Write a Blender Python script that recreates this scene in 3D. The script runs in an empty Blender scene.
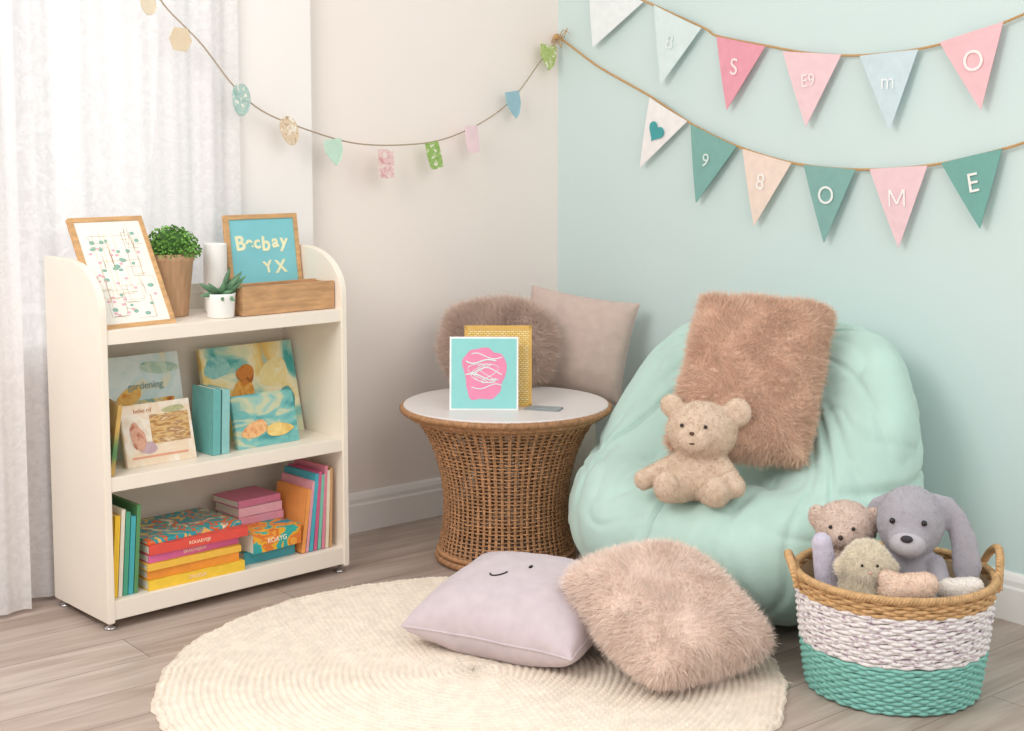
import bpy, bmesh, math, random
import numpy as np
from mathutils import Vector, Matrix, noise
from mathutils.bvhtree import BVHTree

random.seed(4)
RNG = np.random.default_rng(7)
A = math.radians(39.3)
CA, SA = math.cos(A), math.sin(A)
CORNER = (.179, 5.476)
COLL = bpy.context.scene.collection

# ---------------------------------------------------------------- frames
def W(X, D, z=0.):
    """survey frame (metres, standing point at origin) -> room frame (corner at origin, walls on the axes)"""
    x, y = X - CORNER[0], D - CORNER[1]
    return Vector((x * CA + y * SA, -x * SA + y * CA, z))

def WD(X, D, z=0.):
    return Vector((X * CA + D * SA, -X * SA + D * CA, z))

def place(o, X, D, z, rot=0., s=1.):
    o.location = W(X, D, z)
    o.rotation_euler = (0, 0, math.radians(rot) - A)
    o.scale = (s, s, s)

def place_axes(o, c, xd, yd):
    x = WD(*xd).normalized(); y = WD(*yd)
    zz = x.cross(y).normalized(); y = zz.cross(x)
    M = Matrix((x, y, zz)).transposed().to_4x4()
    M.translation = W(*c)
    o.matrix_world = M

SH = Matrix.Translation(W(-1.132, 3.819)) @ Matrix.Rotation(math.radians(43.1) - A, 4, 'Z')
def shelf_place(o, u, v, z, R=None):
    M = SH @ Matrix.Translation((u, v, z))
    if R is not None: M = M @ R
    o.matrix_world = M

# ---------------------------------------------------------------- materials
def col(h):
    h = h.lstrip('#')
    r = []
    for i in (0, 2, 4):
        c = int(h[i:i+2], 16) / 255
        r.append(c / 12.92 if c <= .04045 else ((c + .055) / 1.055) ** 2.4)
    return (*r, 1.)

def newmat(name):
    m = bpy.data.materials.new(name); m.use_nodes = True
    nt = m.node_tree
    return m, nt, nt.nodes['Principled BSDF']

def mat(name, c, rough=.7, var=.06, scale=20., bump=0., bscale=80., metal=0., sheen=0., island=0., stretch=None, spec=.3):
    m, nt, b = newmat(name)
    N, Lk = nt.nodes, nt.links
    b.inputs['Roughness'].default_value = rough
    b.inputs['Metallic'].default_value = metal
    b.inputs['Specular IOR Level'].default_value = spec
    if sheen:
        b.inputs['Sheen Weight'].default_value = sheen
        b.inputs['Sheen Roughness'].default_value = .5
    tc = N.new('ShaderNodeTexCoord')
    mp = N.new('ShaderNodeMapping'); Lk.new(tc.outputs['Object'], mp.inputs[0])
    if stretch: mp.inputs['Scale'].default_value = stretch
    nz = N.new('ShaderNodeTexNoise'); nz.inputs['Scale'].default_value = scale; nz.inputs['Detail'].default_value = 5
    Lk.new(mp.outputs[0], nz.inputs['Vector'])
    mr = N.new('ShaderNodeMapRange')
    mr.inputs['From Min'].default_value = .3; mr.inputs['From Max'].default_value = .7
    mr.inputs['To Min'].default_value = 1 - var; mr.inputs['To Max'].default_value = 1 + var
    Lk.new(nz.outputs['Fac'], mr.inputs['Value'])
    val = mr.outputs[0]
    if island:
        g = N.new('ShaderNodeNewGeometry')
        m2 = N.new('ShaderNodeMapRange')
        m2.inputs['To Min'].default_value = 1 - island; m2.inputs['To Max'].default_value = 1 + island
        Lk.new(g.outputs['Random Per Island'], m2.inputs['Value'])
        mm = N.new('ShaderNodeMath'); mm.operation = 'MULTIPLY'
        Lk.new(val, mm.inputs[0]); Lk.new(m2.outputs[0], mm.inputs[1]); val = mm.outputs[0]
    hs = N.new('ShaderNodeHueSaturation'); hs.inputs['Color'].default_value = col(c)
    Lk.new(val, hs.inputs['Value'])
    Lk.new(hs.outputs[0], b.inputs['Base Color'])
    if bump:
        n2 = N.new('ShaderNodeTexNoise'); n2.inputs['Scale'].default_value = bscale; n2.inputs['Detail'].default_value = 4
        Lk.new(mp.outputs[0], n2.inputs['Vector'])
        bp = N.new('ShaderNodeBump'); bp.inputs['Strength'].default_value = bump; bp.inputs['Distance'].default_value = .004
        Lk.new(n2.outputs['Fac'], bp.inputs['Height']); Lk.new(bp.outputs[0], b.inputs['Normal'])
    return m

def paint(name, cols, scale=9., rough=.45, seed=0., dist=.6, detail=2., stretch=None, const=False):
    m, nt, b = newmat(name)
    N, Lk = nt.nodes, nt.links
    b.inputs['Roughness'].default_value = rough
    b.inputs['Specular IOR Level'].default_value = .25
    tc = N.new('ShaderNodeTexCoord'); mp = N.new('ShaderNodeMapping')
    mp.inputs['Location'].default_value = (seed, seed * 1.7, seed * .3)
    if stretch: mp.inputs['Scale'].default_value = stretch
    Lk.new(tc.outputs['Object'], mp.inputs[0])
    nz = N.new('ShaderNodeTexNoise'); nz.inputs['Scale'].default_value = scale; nz.inputs['Detail'].default_value = detail
    nz.inputs['Distortion'].default_value = dist
    Lk.new(mp.outputs[0], nz.inputs['Vector'])
    cr = N.new('ShaderNodeValToRGB'); e = cr.color_ramp
    if const: e.interpolation = 'CONSTANT'
    n = len(cols)
    while len(e.elements) < n: e.elements.new(.5)
    for i, c in enumerate(cols):
        e.elements[i].position = .32 + .36 * i / max(1, n - 1)
        e.elements[i].color = col(c)
    Lk.new(nz.outputs['Fac'], cr.inputs[0]); Lk.new(cr.outputs[0], b.inputs['Base Color'])
    return m

# ---------------------------------------------------------------- mesh helpers
def mk(name, V, F, m=None, parent=None, smooth=True):
    me = bpy.data.meshes.new(name)
    V = V.tolist() if isinstance(V, np.ndarray) else [tuple(v) for v in V]
    F = F.tolist() if isinstance(F, np.ndarray) else F
    me.from_pydata(V, [], F); me.update()
    if smooth: me.polygons.foreach_set('use_smooth', [True] * len(me.polygons))
    o = bpy.data.objects.new(name, me); COLL.objects.link(o)
    if m: me.materials.append(m)
    if parent: o.parent = parent
    return o

def empty(name):
    o = bpy.data.objects.new(name, None); o.empty_display_size = .05; COLL.objects.link(o); return o

def thing(o, label, cat, group=None):
    o['label'] = label; o['category'] = cat
    if group: o['group'] = group
    return o

def structure(o):
    o['kind'] = 'structure'; return o

def bm_obj(name, bm, m, parent=None, smooth=False):
    me = bpy.data.meshes.new(name); bm.to_mesh(me); bm.free()
    if smooth: me.polygons.foreach_set('use_smooth', [True] * len(me.polygons))
    me.materials.append(m)
    o = bpy.data.objects.new(name, me); COLL.objects.link(o)
    if parent: o.parent = parent
    return o

def box_bm(boxes, bev=0.):
    bm = bmesh.new()
    for (x0, x1, y0, y1, z0, z1) in boxes:
        M = Matrix.Translation(((x0+x1)/2, (y0+y1)/2, (z0+z1)/2)) @ Matrix.Diagonal((x1-x0, y1-y0, z1-z0, 1))
        bmesh.ops.create_cube(bm, size=1., matrix=M)
    if bev:
        bmesh.ops.bevel(bm, geom=bm.edges[:], offset=bev, segments=2, affect='EDGES', profile=.7)
    return bm

def boxes(name, bl, m, parent=None, bev=.0):
    return bm_obj(name, box_bm(bl, bev), m, parent)

def tube(pts, r, seg=6, closed=False):
    P = np.array(pts, float); n = len(P)
    R = np.full(n, r) if np.isscalar(r) else np.array(r)
    if closed: T = np.roll(P, -1, 0) - np.roll(P, 1, 0)
    else: T = np.gradient(P, axis=0)
    T /= np.linalg.norm(T, axis=1)[:, None] + 1e-12
    ref = np.array([0, 0, 1.]) if abs(T[:, 2]).mean() < .8 else np.array([1., 0, 0])
    Nn = np.cross(T, ref); Nn /= np.linalg.norm(Nn, axis=1)[:, None] + 1e-9
    Bn = np.cross(T, Nn)
    a = np.arange(seg) * 2 * math.pi / seg
    V = P[:, None, :] + R[:, None, None] * (np.cos(a)[None, :, None] * Nn[:, None, :] + np.sin(a)[None, :, None] * Bn[:, None, :])
    V = V.reshape(-1, 3)
    F = []
    m = n if closed else n - 1
    for i in range(m):
        j = (i + 1) % n
        for k in range(seg):
            l = (k + 1) % seg
            F.append((i*seg+k, i*seg+l, j*seg+l, j*seg+k))
    if not closed:
        F.append(tuple(range(seg))[::-1]); F.append(tuple((n-1)*seg + k for k in range(seg)))
    return V, F

def join(parts):
    Vs, Fs, off = [], [], 0
    for V, F in parts:
        V = np.asarray(V, float); Vs.append(V)
        Fs.extend([tuple(i + off for i in f) for f in F]); off += len(V)
    return np.vstack(Vs), Fs

def lathe(prof, seg=48):
    P = np.array(prof, float); n = len(P)
    a = np.arange(seg) * 2 * math.pi / seg
    V = np.stack([P[:, 0][:, None] * np.cos(a), P[:, 0][:, None] * np.sin(a), np.repeat(P[:, 1][:, None], seg, 1)], -1).reshape(-1, 3)
    F = []
    for i in range(n - 1):
        for k in range(seg):
            l = (k + 1) % seg
            F.append((i*seg+k, i*seg+l, (i+1)*seg+l, (i+1)*seg+k))
    return V, F

def grid_faces(nu, nv, wrap=False):
    F = []
    for i in range(nu - 1):
        for j in range(nv if wrap else nv - 1):
            k = (j + 1) % nv
            F.append((i*nv+j, i*nv+k, (i+1)*nv+k, (i+1)*nv+j))
    return F

def ell(c, r, seg=16, rings=10):
    t = np.linspace(-math.pi/2, math.pi/2, rings)
    prof = [(math.cos(x) + 1e-5, math.sin(x)) for x in t]
    V, F = lathe(prof, seg)
    return V * np.array(r) + np.array(c), F

def vnormals(V, F):
    V = np.asarray(V); N = np.zeros_like(V)
    T = []
    for f in F:
        for k in range(1, len(f) - 1): T.append((f[0], f[k], f[k+1]))
    T = np.array(T)
    c = np.cross(V[T[:, 1]] - V[T[:, 0]], V[T[:, 2]] - V[T[:, 0]])
    for k in range(3): np.add.at(N, T[:, k], c)
    N /= np.linalg.norm(N, axis=1)[:, None] + 1e-12
    return N, T, np.linalg.norm(c, axis=1) / 2

def fuzz(V, F, n, L, w, jit=.5, droop=.2, seg=3, clump=.0, cf=40., flow=(0, 0, 0), mask=None):
    """real fur strands (thin tapering blades) grown from a surface"""
    V = np.asarray(V, float)
    N, T, Ar = vnormals(V, F)
    if mask is not None: Ar = Ar * mask(V[T].mean(1))
    pr = Ar / Ar.sum()
    idx = RNG.choice(len(T), n, p=pr)
    r1 = np.sqrt(RNG.random(n)); r2 = RNG.random(n)
    w0, w1, w2 = 1 - r1, r1 * (1 - r2), r1 * r2
    t = T[idx]
    P = V[t[:, 0]] * w0[:, None] + V[t[:, 1]] * w1[:, None] + V[t[:, 2]] * w2[:, None]
    Nn = N[t[:, 0]] * w0[:, None] + N[t[:, 1]] * w1[:, None] + N[t[:, 2]] * w2[:, None]
    d = Nn + jit * RNG.normal(size=(n, 3)) * .6 + np.array(flow)
    if clump:
        q = P * cf
        d += clump * np.stack([np.sin(q[:, 1] + 1.3 * np.sin(q[:, 2] * .7)), np.sin(q[:, 2] + 2 * np.sin(q[:, 0] * .6)), np.sin(q[:, 0] * 1.1 + 1.7 * np.sin(q[:, 1] * .8))], -1)
    d /= np.linalg.norm(d, axis=1)[:, None]
    wd = np.cross(d, RNG.normal(size=(n, 3))); wd /= np.linalg.norm(wd, axis=1)[:, None] + 1e-9
    Ls = L * (0.65 + .5 * RNG.random(n))
    bend = RNG.normal(size=(n, 3)) * .18; bend[:, 2] -= droop
    rows = []
    for k in range(seg):
        f = k / seg
        c = P - Nn * (L * .08) + d * (Ls * f)[:, None] + bend * (Ls * f * f)[:, None]
        ww = w * (1 - .55 * f)
        rows += [c - wd * ww, c + wd * ww]
    rows.append(P + d * Ls[:, None] + bend * Ls[:, None])
    VV = np.stack(rows, 1); m = VV.shape[1]
    base = (np.arange(n) * m)[:, None]
    FF = []
    for k in range(seg - 1):
        FF += (base + np.array([2*k, 2*k+1, 2*k+3, 2*k+2])).tolist()
    FF += (base + np.array([2*seg-2, 2*seg-1, 2*seg])).tolist()
    return VV.reshape(-1, 3), FF

def capsule(a, b, ra, rb, n=7):
    a = np.array(a); b = np.array(b)
    return [((a + (b - a) * i / (n - 1)), [ra + (rb - ra) * i / (n - 1)] * 3) for i in range(n)]

def chain(pts, rad, n=16):
    """soft flattened limb through given centres; rad = ellipsoid radii per centre"""
    P = np.array(pts, float); R = np.array(rad, float); s = np.linspace(0, len(P) - 1, n); k = np.arange(len(P))
    return [(np.array([np.interp(t, k, P[:, i]) for i in range(3)]), [float(np.interp(t, k, R[:, i])) for i in range(3)]) for t in s]

def blob(parts, vox=.006, sm=8):
    """one continuous skin grown over overlapping volumes"""
    V, F = join([ell(c, r) for c, r in parts])
    me = bpy.data.meshes.new('tmp'); me.from_pydata(V.tolist(), [], F); me.update()
    o = bpy.data.objects.new('tmp', me); COLL.objects.link(o)
    md = o.modifiers.new('r', 'REMESH'); md.mode = 'VOXEL'; md.voxel_size = vox
    ms = o.modifiers.new('s', 'SMOOTH'); ms.factor = .5; ms.iterations = sm
    dg = bpy.context.evaluated_depsgraph_get(); dg.update()
    ev = o.evaluated_get(dg); m2 = ev.to_mesh()
    VV = np.array([v.co[:] for v in m2.vertices]); FF = [tuple(p.vertices) for p in m2.polygons]
    ev.to_mesh_clear()
    bpy.data.objects.remove(o); bpy.data.meshes.remove(me)
    return VV, FF

def text(name, s, size, m, parent, M, ext=.0006, shear=0., fat=.003):
    if s == 'M':
        h, w, k = size * .34, size * .38, size * .075
        def q(p0, p1, p2, p3): return [(x, y, z) for z in (-ext, ext) for x, y in (p0, p1, p2, p3)]
        st = [q((-w, -h), (-w + k, -h), (-w + k, h), (-w, h)), q((w - k, -h), (w, -h), (w, h), (w - k, h)),
              q((-w, h), (-k * .6, -h * .7), (k * .6, -h * .7), (-w + k * 1.4, h)), q((w - k * 1.4, h), (-k * .6, -h * .7), (k * .6, -h * .7), (w, h))]
        fs = [(0, 1, 2, 3)[::-1], (4, 5, 6, 7), (0, 1, 5, 4), (1, 2, 6, 5), (2, 3, 7, 6), (3, 0, 4, 7)]
        V, F = join([(v, fs) for v in st])
        V[16:24, 2] *= .9; V[24:32, 2] *= .8
        o = mk(name, V, F, m, parent, smooth=False); o.matrix_local = M; return o
    cu = bpy.data.curves.new('t', 'FONT'); cu.body = s; cu.size = size; cu.extrude = ext
    cu.align_x = 'CENTER'; cu.align_y = 'CENTER'; cu.shear = shear; cu.offset = size * fat
    o = bpy.data.objects.new('t', cu); COLL.objects.link(o)
    dg = bpy.context.evaluated_depsgraph_get(); dg.update()
    me = bpy.data.meshes.new_from_object(o.evaluated_get(dg))
    bpy.data.objects.remove(o); bpy.data.curves.remove(cu)
    me.materials.clear(); me.materials.append(m)
    q = bpy.data.objects.new(name, me); COLL.objects.link(q)
    q.parent = parent; q.matrix_local = M
    return q

# ================================================================ MATERIALS
M_white = mat('white_paint', '#F6F2EF', .45, .015, 3)
M_cream = mat('cream_lacquer', '#F4EADC', .4, .02, 4)
M_twine = mat('jute_twine', '#CDA573', .9, .2, 300, .4, 400)
M_pages = mat('paper_pages', '#F1E9DA', .9, .08, 200, stretch=(1, 20, 1))
M_wood = mat('oak_wood', '#D0A473', .5, .18, 14, .15, 40, stretch=(1, 6, 6))
M_chrome = mat('chrome', '#C9C9CC', .2, .01, 5, metal=1.)
M_ink = mat('black_thread', '#262225', .7, .02)

# ================================================================ ROOM
def wallmat(name, c, v=.012):
    return mat(name, c, .85, v, 1.2, .06, 220, spec=.15)
M_wl = wallmat('cream_wall_paint', '#F6EBE4')
M_wr = wallmat('mint_wall_paint', '#D3E5E3')

def floor_mat():
    m, nt, b = newmat('plank_floor'); N, Lk = nt.nodes, nt.links
    tc = N.new('ShaderNodeTexCoord')
    br = N.new('ShaderNodeTexBrick')
    br.inputs['Scale'].default_value = 1.; br.inputs['Brick Width'].default_value = 1.5; br.inputs['Row Height'].default_value = .175
    br.inputs['Mortar Size'].default_value = .0016; br.inputs['Mortar Smooth'].default_value = .2; br.offset = .37; br.squash = 1.
    br.inputs['Color1'].default_value = col('#CBBBB0'); br.inputs['Color2'].default_value = col('#BAA99E'); br.inputs['Mortar'].default_value = col('#8E7C73')
    br.inputs['Bias'].default_value = -.1
    Lk.new(tc.outputs['Object'], br.inputs['Vector'])
    mp = N.new('ShaderNodeMapping'); mp.inputs['Scale'].default_value = (1.4, 14, 1); Lk.new(tc.outputs['Object'], mp.inputs[0])
    nz = N.new('ShaderNodeTexNoise'); nz.inputs['Scale'].default_value = 1.6; nz.inputs['Detail'].default_value = 6; nz.inputs['Distortion'].default_value = .8
    Lk.new(mp.outputs[0], nz.inputs['Vector'])
    cr = N.new('ShaderNodeValToRGB'); cr.color_ramp.elements[0].position = .3; cr.color_ramp.elements[0].color = col('#D3CAC4')
    cr.color_ramp.elements[1].position = .65; cr.color_ramp.elements[1].color = (1, 1, 1, 1)
    Lk.new(nz.outputs['Fac'], cr.inputs[0])
    mx = N.new('ShaderNodeMix'); mx.data_type = 'RGBA'; mx.blend_type = 'MULTIPLY'; mx.inputs['Factor'].default_value = .85
    Lk.new(br.outputs['Color'], mx.inputs['A']); Lk.new(cr.outputs[0], mx.inputs['B'])
    Lk.new(mx.outputs['Result'], b.inputs['Base Color'])
    b.inputs['Roughness'].default_value = .42; b.inputs['Specular IOR Level'].default_value = .35
    bp = N.new('ShaderNodeBump'); bp.inputs['Strength'].default_value = .25; bp.inputs['Distance'].default_value = .003
    Lk.new(br.outputs['Fac'], bp.inputs['Height']); bp.invert = True
    Lk.new(bp.outputs[0], b.inputs['Normal'])
    return m

structure(boxes('floor', [(-5.2, .1, -5.0, .1, -.08, 0)], floor_mat()))
structure(boxes('wall_right', [(0, .1, -5.0, 0, 0, 2.75)], M_wr))
WX0, WX1, WZ0, WZ1 = -2.95, -1.46, .70, 2.55
structure(boxes('wall_left', [(-5.2, WX0, 0, .1, 0, 2.75), (WX1, .1, 0, .1, 0, 2.75), (WX0, WX1, 0, .1, 0, WZ0), (WX0, WX1, 0, .1, WZ1, 2.75)], M_wl))
structure(boxes('trim_1', [(-1.44, -1.135, -.045, 0, 0, 2.75)], mat('pier_paint', '#F7F1ED', .8, .01, 1.5), bev=.002))
# window frame + glass
wf = structure(boxes('window_1', [(WX0, WX0+.05, .02, .08, WZ0, WZ1), (WX1-.05, WX1, .02, .08, WZ0, WZ1), (WX0, WX1, .02, .08, WZ0, WZ0+.05), (WX0, WX1, .02, .08, WZ1-.05, WZ1)], M_white, bev=.003))
gm, gnt, gb = newmat('window_glass'); gb.inputs['Transmission Weight'].default_value = 1; gb.inputs['Roughness'].default_value = 0; gb.inputs['IOR'].default_value = 1.02
g = boxes('window_pane', [(WX0+.04, WX1-.04, .048, .052, WZ0+.04, WZ1-.04)], gm, wf)
# baseboards (stepped profile)
def baseboard(name, along_x, a, b_):
    prof = [(0, 0), (.018, 0), (.018, .095), (.014, .103), (.014, .118), (.009, .132), (.004, .14), (0, .14)]
    V = []
    for t in (a, b_):
        for d, z in prof: V.append((t, -d, z) if along_x else (-d, t, z))
    n = len(prof)
    F = [(i, (i+1) % n, n+(i+1) % n, n+i) for i in range(n)] + [tuple(range(n))[::-1], tuple(range(n, 2*n))]
    structure(mk(name, V, F, M_white, smooth=False))
baseboard('baseboard_left', True, -1.135, 0)
baseboard('baseboard_right', False, -5.0, -.018)

# sheer curtains
def curtain_mat():
    m, nt, b = newmat('sheer_fabric'); N, Lk = nt.nodes, nt.links
    out = N['Material Output']; N.remove(b)
    d = N.new('ShaderNodeBsdfDiffuse'); d.inputs[0].default_value = col('#FAF8F7')
    tr = N.new('ShaderNodeBsdfTranslucent'); tr.inputs[0].default_value = col('#F0EEF0')
    tp = N.new('ShaderNodeBsdfTransparent')
    m1 = N.new('ShaderNodeMixShader'); m1.inputs[0].default_value = .42
    Lk.new(d.outputs[0], m1.inputs[1]); Lk.new(tr.outputs[0], m1.inputs[2])
    tc = N.new('ShaderNodeTexCoord'); nz = N.new('ShaderNodeTexNoise'); nz.inputs['Scale'].default_value = 30; nz.inputs['Detail'].default_value = 3; nz.inputs['Distortion'].default_value = 1.5
    Lk.new(tc.outputs['Object'], nz.inputs['Vector'])
    mr = N.new('ShaderNodeMapRange'); mr.inputs['From Min'].default_value = .45; mr.inputs['From Max'].default_value = .58
    mr.inputs['To Min'].default_value = .04; mr.inputs['To Max'].default_value = .12
    Lk.new(nz.outputs['Fac'], mr.inputs['Value'])
    m2 = N.new('ShaderNodeMixShader'); Lk.new(mr.outputs[0], m2.inputs[0])
    Lk.new(m1.outputs[0], m2.inputs[1]); Lk.new(tp.outputs[0], m2.inputs[2]); Lk.new(m2.outputs[0], out.inputs[0])
    return m
M_cur = curtain_mat()
def curtain(x0, x1, yc, amp, per, seed, label):
    nx, nz_ = int((x1 - x0) / .004), 30
    V = []
    for i in range(nx):
        x = x0 + (x1 - x0) * i / (nx - 1)
        for j in range(nz_):
            z = .015 + 2.6 * j / (nz_ - 1)
            ph = x / per * 2 * math.pi + 1.4 * math.sin(x * 9 + seed) + .25 * math.sin(z * 1.7 + x * 4)
            a = amp * (.65 + .35 * math.sin(x * 5.1 + seed))
            V.append((x, yc + a * math.sin(ph) + .0015 * math.sin(ph * 2.7 + z * .6), z))
    o = mk('sheer_curtain', V, grid_faces(nx, nz_), M_cur)
    thing(o, label, 'curtain'); return o
curtain(-2.6, -1.42, -.066, .013, .135, 1., 'white sheer lace curtain hanging in soft folds over the window')
curtain(-2.95, -2.17, -.150, .016, .105, 2.3, 'white sheer curtain gathered to the floor beside the bookshelf')

# ================================================================ RUG
def rug():
    R = .80; rw = .0182; nr = 44 * 5; nt_ = 1300
    r = np.linspace(.002, R, nr)[:, None]; th = (np.arange(nt_) * 2 * math.pi / nt_)[None, :]
    rr = r + .0035 * np.sin(3 * th + 7 * r) * (r / R) + .002 * np.sin(11 * th + 30 * r)
    edge = .003 * np.sin(23 * th) + .0025 * np.sin(41 * th + 1) + .002 * np.sin(97 * th + 2)
    rr = rr + edge * (r / R) ** 14
    q = r / rw + th / (2 * math.pi)
    ring = np.floor(q); fr = q - ring - .5
    k = np.maximum(6, np.round(2 * math.pi * (ring + .5) * rw / .019))
    prof = np.clip(1 - (2 * fr) ** 2, 0, 1) ** .6
    br = .76 + .24 * np.abs(np.cos(k * th / 2 + fr * 2.2 + ring * 1.7))
    z = .003 + .0100 * prof * br + .0010 * RNG.random((nr, nt_))
    z = z + .0015 * np.sin(5 * r * 9 + 2 * th) + .001
    z[-1, :] = .0005
    V = np.stack([rr * np.cos(th), rr * np.sin(th), z], -1).reshape(-1, 3)
    F = grid_faces(nr, nt_, True)
    Vo = V[(nr - 8) * nt_:]; Fo = grid_faces(8, nt_, True)
    f1 = fuzz(V, F, 24000, .007, .0006, 1.2, .3, 2)
    f2 = fuzz(Vo, Fo, 5000, .013, .0008, 1.4, .2, 2)
    V, F = join([(V, F), f1, f2])
    m = mat('natural_cotton_jute', '#F1E4D4', .95, .08, 30, .4, 260, island=.06)
    o = mk('round_rug', V, F, m)
    thing(o, 'large round cream braided jute rug lying on the plank floor', 'rug')
    place(o, -.10, 3.51, 0.001, 20)
rug()

# ================================================================ BOOKSHELF
def bookshelf():
    root = empty('bookshelf'); root.matrix_world = SH
    thing(root, 'cream painted wooden bookshelf with curved side panels and metal feet', 'bookshelf')
    Wd, Dp, T = .837, .34, .022
    prof = [(0, .022), (Dp, .022), (Dp, 1.043)]
    for i in range(13):
        t = i / 12 * math.pi / 2
        prof.append((.20 - .20 * math.sin(t) , .90 + .143 * math.cos(t)))
    def panel(u0):
        bm = bmesh.new()
        vs = [bm.verts.new((u0, v, z)) for v, z in prof]
        f = bm.faces.new(vs)
        r = bmesh.ops.extrude_face_region(bm, geom=[f])
        for g_ in r['geom']:
            if isinstance(g_, bmesh.types.BMVert): g_.co.x += T
        bmesh.ops.recalc_face_normals(bm, faces=bm.faces[:])
        eds = [e for e in bm.edges if len(e.link_faces) == 2 and e.calc_face_angle(0) > .8]
        bmesh.ops.bevel(bm, geom=eds, offset=.003, segments=2, affect='EDGES')
        return bm_obj('side_panel', bm, M_cream, root)
    panel(0); panel(Wd - T)
    for z0, z1 in ((.03, .085), (.397, .438), (.812, .852)):
        boxes('shelf_board', [(T - .001, Wd - T + .001, .004, Dp - .008, z0, z1)], M_cream, root, .0025)
    boxes('back_panel', [(T - .001, Wd - T + .001, Dp - .01, Dp - .002, .03, .93)], M_cream, root)
    boxes('back_rail', [(T, Wd - T, Dp - .02, Dp - .003, .85, .905)], M_cream, root, .002)
    for u, v in ((.02, .03), (Wd - .02, .03), (.02, Dp - .03), (Wd - .02, Dp - .03)):
        V, F = lathe([(.0001, 0), (.018, 0), (.02, .004), (.017, .008), (.007, .010), (.007, .03), (.0001, .03)], 20)
        o = mk('leveling_foot', V, F, M_chrome, root); o.location = (u, v, 0)
        o['label'] = 'round chrome leveling foot'
bookshelf()

# ================================================================ BOOKS
SPINE_OUT = Matrix.Rotation(math.pi / 2, 4, 'Z')
FLAT = Matrix(((0, 0, 1, 0), (1, 0, 0, 0), (0, 1, 0, 0), (0, 0, 0, 1)))
def rx(d): return Matrix.Rotation(math.radians(d), 4, 'X')
def ry(d): return Matrix.Rotation(math.radians(d), 4, 'Y')
def rz(d): return Matrix.Rotation(math.radians(d), 4, 'Z')
def book(w, h, t, m, label, group=None):
    """local: x page width (spine at 0), y thickness, z height"""
    c = .0022
    bm = box_bm([(0, w, 0, c, 0, h), (0, w, t - c, t, 0, h), (-.001, c, 0, t, 0, h)], 0)
    o = bm_obj('book', bm, m)
    boxes('page_block', [(c, w - .004, c, t - c, .003, h - .003)], M_pages, o)
    thing(o, label, 'book', group)
    return o
FRONT = Matrix(((1, 0, 0, 0), (0, 0, -1, 0), (0, 1, 0, 0), (0, 0, 0, 1)))
def front_M(x, z, y=-.0006): return Matrix.Translation((x, y, z)) @ FRONT
def spine_M(z, t): return Matrix.Translation((-.0016, t / 2, z)) @ Matrix(((0, 0, -1, 0), (0, 1, 0, 0), (1, 0, 0, 0), (0, 0, 0, 1)))
flat_col = {}
def cm(c):
    if c not in flat_col: flat_col[c] = mat('cover_' + c.strip('#'), c, .45, .05, 40)
    return flat_col[c]
def dab(parent, name, c, cx, cz, ra, rb, rot=0., seed=0, y=-.0018, k=26, rough=.1):
    """one flat painted shape on a cover"""
    q = random.Random(seed); ph = [q.uniform(0, 6.28) for _ in range(3)]; pts = []
    for j in range(k):
        t = j / k * 6.2832
        e = 1 + rough * (math.sin(2 * t + ph[0]) + .6 * math.sin(3 * t + ph[1]) + .4 * math.sin(5 * t + ph[2]))
        px, pz = ra * e * math.cos(t), rb * e * math.sin(t)
        pts.append((cx + px * math.cos(rot) - pz * math.sin(rot), y, cz + px * math.sin(rot) + pz * math.cos(rot)))
    return mk(name, pts, [tuple(range(k))], cm(c) if isinstance(c, str) else c, parent, smooth=False)
G1 = 'picture books on the middle shelf'
ZM = .4385
b = book(.25, .305, .012, paint('storybook_cover_blue', ['#B9CBB8', '#D3E0DB', '#DDE6E2', '#C9DEDD', '#E6DDBE'], 9, seed=1, detail=5), 'tall picture book with pale blue cover, leaning against the shelf back', G1)
shelf_place(b, .125, .185, ZM, rx(-12)); text('cover_title', 'gardening', .030, cm('#8FA79C'), b, front_M(.130, .212, -.003))
boxes('cover_picture', [(.03, .22, -.0012, 0, .03, .17)], paint('cover_art_orange', ['#A8552B', '#E7A23C', '#F2D79A', '#7FA79A', '#DDE6E2'], 16, seed=5, detail=5), b)
dab(b, 'painted_sun', paint('dab_gold', ['#D98A3A', '#EDC06A', '#E3A54C'], 30, seed=2, detail=4), .075, .185, .04, .026, .3, 1)
dab(b, 'painted_hill', paint('dab_sage', ['#A9C4B0', '#C9D8C4', '#8FB3A4'], 26, seed=3, detail=4), .18, .262, .06, .020, -.1, 4)
b = book(.225, .18, .010, paint('storybook_cover_cream', ['#EFE0CA', '#EAD3B6', '#F2E8DA', '#DDCBB4'], 12, seed=3, detail=5), 'small cream picture book with brown artwork, standing in front', G1)
shelf_place(b, .110, .075, ZM, rx(-14))
boxes('cover_picture', [(.09, .215, -.0012, 0, .06, .145)], paint('cover_art_brown', ['#9A7553', '#C08D55', '#DDBB82', '#A87A58', '#E5C99A'], 34, seed=8, stretch=(.5, 1, 2.4), detail=4), b)
dab(b, 'painted_figure', paint('dab_coral', ['#CF8A70', '#DDAE96', '#B9745A'], 40, seed=5), .045, .085, .022, .042, .1, 9)
dab(b, 'painted_figure', paint('dab_mauve', ['#B796A0', '#CFB6BB'], 40, seed=6), .075, .050, .026, .018, .2, 12, y=-.0014)
dab(b, 'painted_figure', paint('dab_olive', ['#A8A878', '#C7C49A'], 40, seed=7), .17, .155, .034, .010, .05, 13, y=-.0014)
boxes('cover_emblem', [(.02, .20, -.0012, 0, .022, .028)], cm('#E0A084'), b)
text('cover_title', 'bebo rd', .018, cm('#C08A6A'), b, front_M(.07, .16))
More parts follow.
